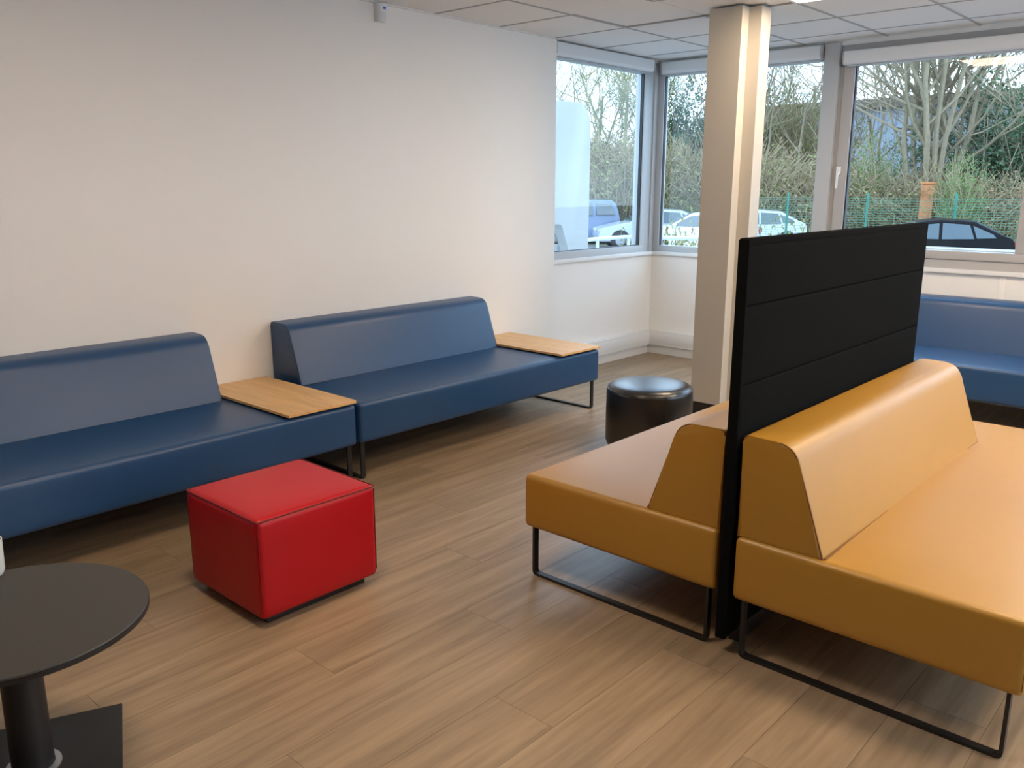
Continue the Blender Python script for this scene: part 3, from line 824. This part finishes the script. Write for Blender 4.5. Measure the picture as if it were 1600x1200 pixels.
brown = [shrub_proto(10+i, 3.6, 4.6, 420, 3600, M['twig'], M['leafb'] if i == 0 else M['leaf'], .075) for i in range(3)]
green = shrub_proto(20, 2.6, 3.4, 110, 5000, M['twig'], M['leafg'], .052)
everg = shrub_proto(21, 4.2, 6.0, 150, 14000, M['bark'], M['leafd'], .075)
low = shrub_proto(22, 1.6, .8, 90, 4500, M['twig'], M['leaf'], .026)
ORD = ['first', 'second', 'third', 'fourth', 'fifth', 'sixth', 'seventh', 'eighth', 'ninth', 'tenth', 'eleventh', 'twelfth', 'thirteenth', 'fourteenth', 'fifteenth', 'sixteenth', 'seventeenth', 'eighteenth']
rnd = random.Random(5)
u = 840; k = 0; row = 0
while u < 1660:          # near row of the brown thicket
    dist = 40-(u-800)*.006
    hs = 1.06 if u < 1130 else (.95 if u < 1300 else .62+.12*rnd.random())
    p = brown[k % 3] if u < 1310 or k % 2 else brown[0]
    place_shrub(p, far(u, dist+rnd.uniform(-.6, .8)), rnd.uniform(0, 6.28), (1, 1, hs*rnd.uniform(.92, 1.08)), 'olive brown thicket bush behind the cars, %s from the left in front row' % ORD[row], 'thicket_bush', 'bush', 'thicket bushes behind the car park')
    u += 52; k += 1; row += 1
u = 850; row = 0
while u < 1300:          # second taller row
    place_shrub(brown[(k+1) % 3], far(u, 46+rnd.uniform(-1, 1)), rnd.uniform(0, 6.28), (1.15, 1.15, (1.22 if u < 1130 else 1.7)*rnd.uniform(.9, 1.05)), 'taller brown thicket bush behind the cars, %s from the left in rear row' % ORD[row], 'thicket_bush', 'bush', 'thicket bushes behind the car park')
    u += 46; k += 1; row += 1
for (u, d_, s, lb) in ((930, 38, .8, 'leafy green bush in the thicket behind the grey-blue van'), (1075, 38, .95, 'larger leafy green bush in the thicket just left of the column'), (1050, 37, .6, 'smaller leafy green bush in the thicket beside the corner window post')):
    place_shrub(green, far(u, d_), u, s, lb, 'green_bush', 'bush', 'green bushes in the corner windows')
place_shrub(green, far(1366, 36), 1, (.65, .65, 1.45), 'yellow-green leafy bush left of the big bare tree', 'green_bush', 'bush')
place_shrub(green, far(1500, 33), 2, (.62, .62, 1.12), 'bright green leafy bush right of the big bare tree trunk', 'green_bush', 'bush')
place_shrub(green, far(1462, 35.5), 2.6, (.4, .4, .75), 'small green bush at the foot of the big bare tree', 'green_bush', 'bush')
for (u, d_, s, lb) in ((1575, 40, 1.12, 'dark evergreen tree at the right edge of the large right window'), (1650, 38, 1.25, 'dark evergreen tree hidden past the right window frame'), (1540, 43, 1.0, 'dark evergreen tree standing furthest back behind the bright green bush')):
    place_shrub(everg, far(u, d_), u, s, lb, 'evergreen_tree', 'tree', 'dark evergreens at the right')
place_shrub(everg, far(1085, 44), .7, (.8, .8, 1.62), 'tall dark ivy-clad tree crown left of the column', 'evergreen_tree', 'tree')
for (u, d_, s, lb) in ((1080, 13, (1.2, 1.2, 2.25), 'wider low green bush growing in front of the white car left of the column'), (1056, 14, (.9, .9, 2.0), 'narrow low green bush beside the corner window post'), (1222, 13, (.8, .8, 2.3), 'low green bush in front of the white car right of the column')):
    place_shrub(low, far(u, d_), u, s, lb, 'low_bush', 'bush', 'low bushes before the white cars')

TA = tree_proto(31, 12, .12, 1, .05, M['bark2'], .010, (4, 5))
TBp = tree_proto(32, 11, .10, 2, .25, M['bark'], .009, (3, 5))
BIG = tree_proto(33, 15, .125, 13, .36, M['bark'], .010, (3, 5), 4)
for i, (u, d_, s, pr_) in enumerate(((932, 43, 1.0, TA), (962, 41, 1.05, TA), (890, 45, 1.0, TBp), (1008, 46, 1.0, TBp))):
    place_tree(pr_, far(u, d_), i*1.9, s, 'bare tree rising above the hedge in the left window, %s from the left' % ORD[(1, 2, 0, 3)[i]])
for i, (u, d_, s, pr_) in enumerate(((1222, 42, 1.0, TBp), (1270, 44, 1.05, TA), (1180, 47, 1.0, TBp))):
    place_tree(pr_, far(u, d_), 1+i*2.1, s, 'bare tree above the thicket just right of the column, %s from the left' % ORD[(1, 2, 0)[i]])
for i, (u, d_, s, pr_) in enumerate(((1370, 46, 1.0, TBp), (1540, 45, 1.05, TBp), (1600, 48, 1.0, TA))):
    place_tree(pr_, far(u, d_), 2+i*1.3, s, 'thinner bare tree behind the big many-stemmed tree, %s from the left' % ORD[i])
place_tree(BIG, far(1448, 37), .4, 1.0, 'big bare tree with many fanning stems behind the fence', group=None)
ob = empty('salt_bin', far(1452, 34))
box('bin_body', (-.22, -.2, 0), (.22, .2, 2.45), M['orange'], ob, .03); box('bin_lid', (-.25, -.23, 2.45), (.25, .23, 2.53), M['orange'], ob, .02)
tag(ob, 'small orange post-like box at the foot of the big tree', 'box')
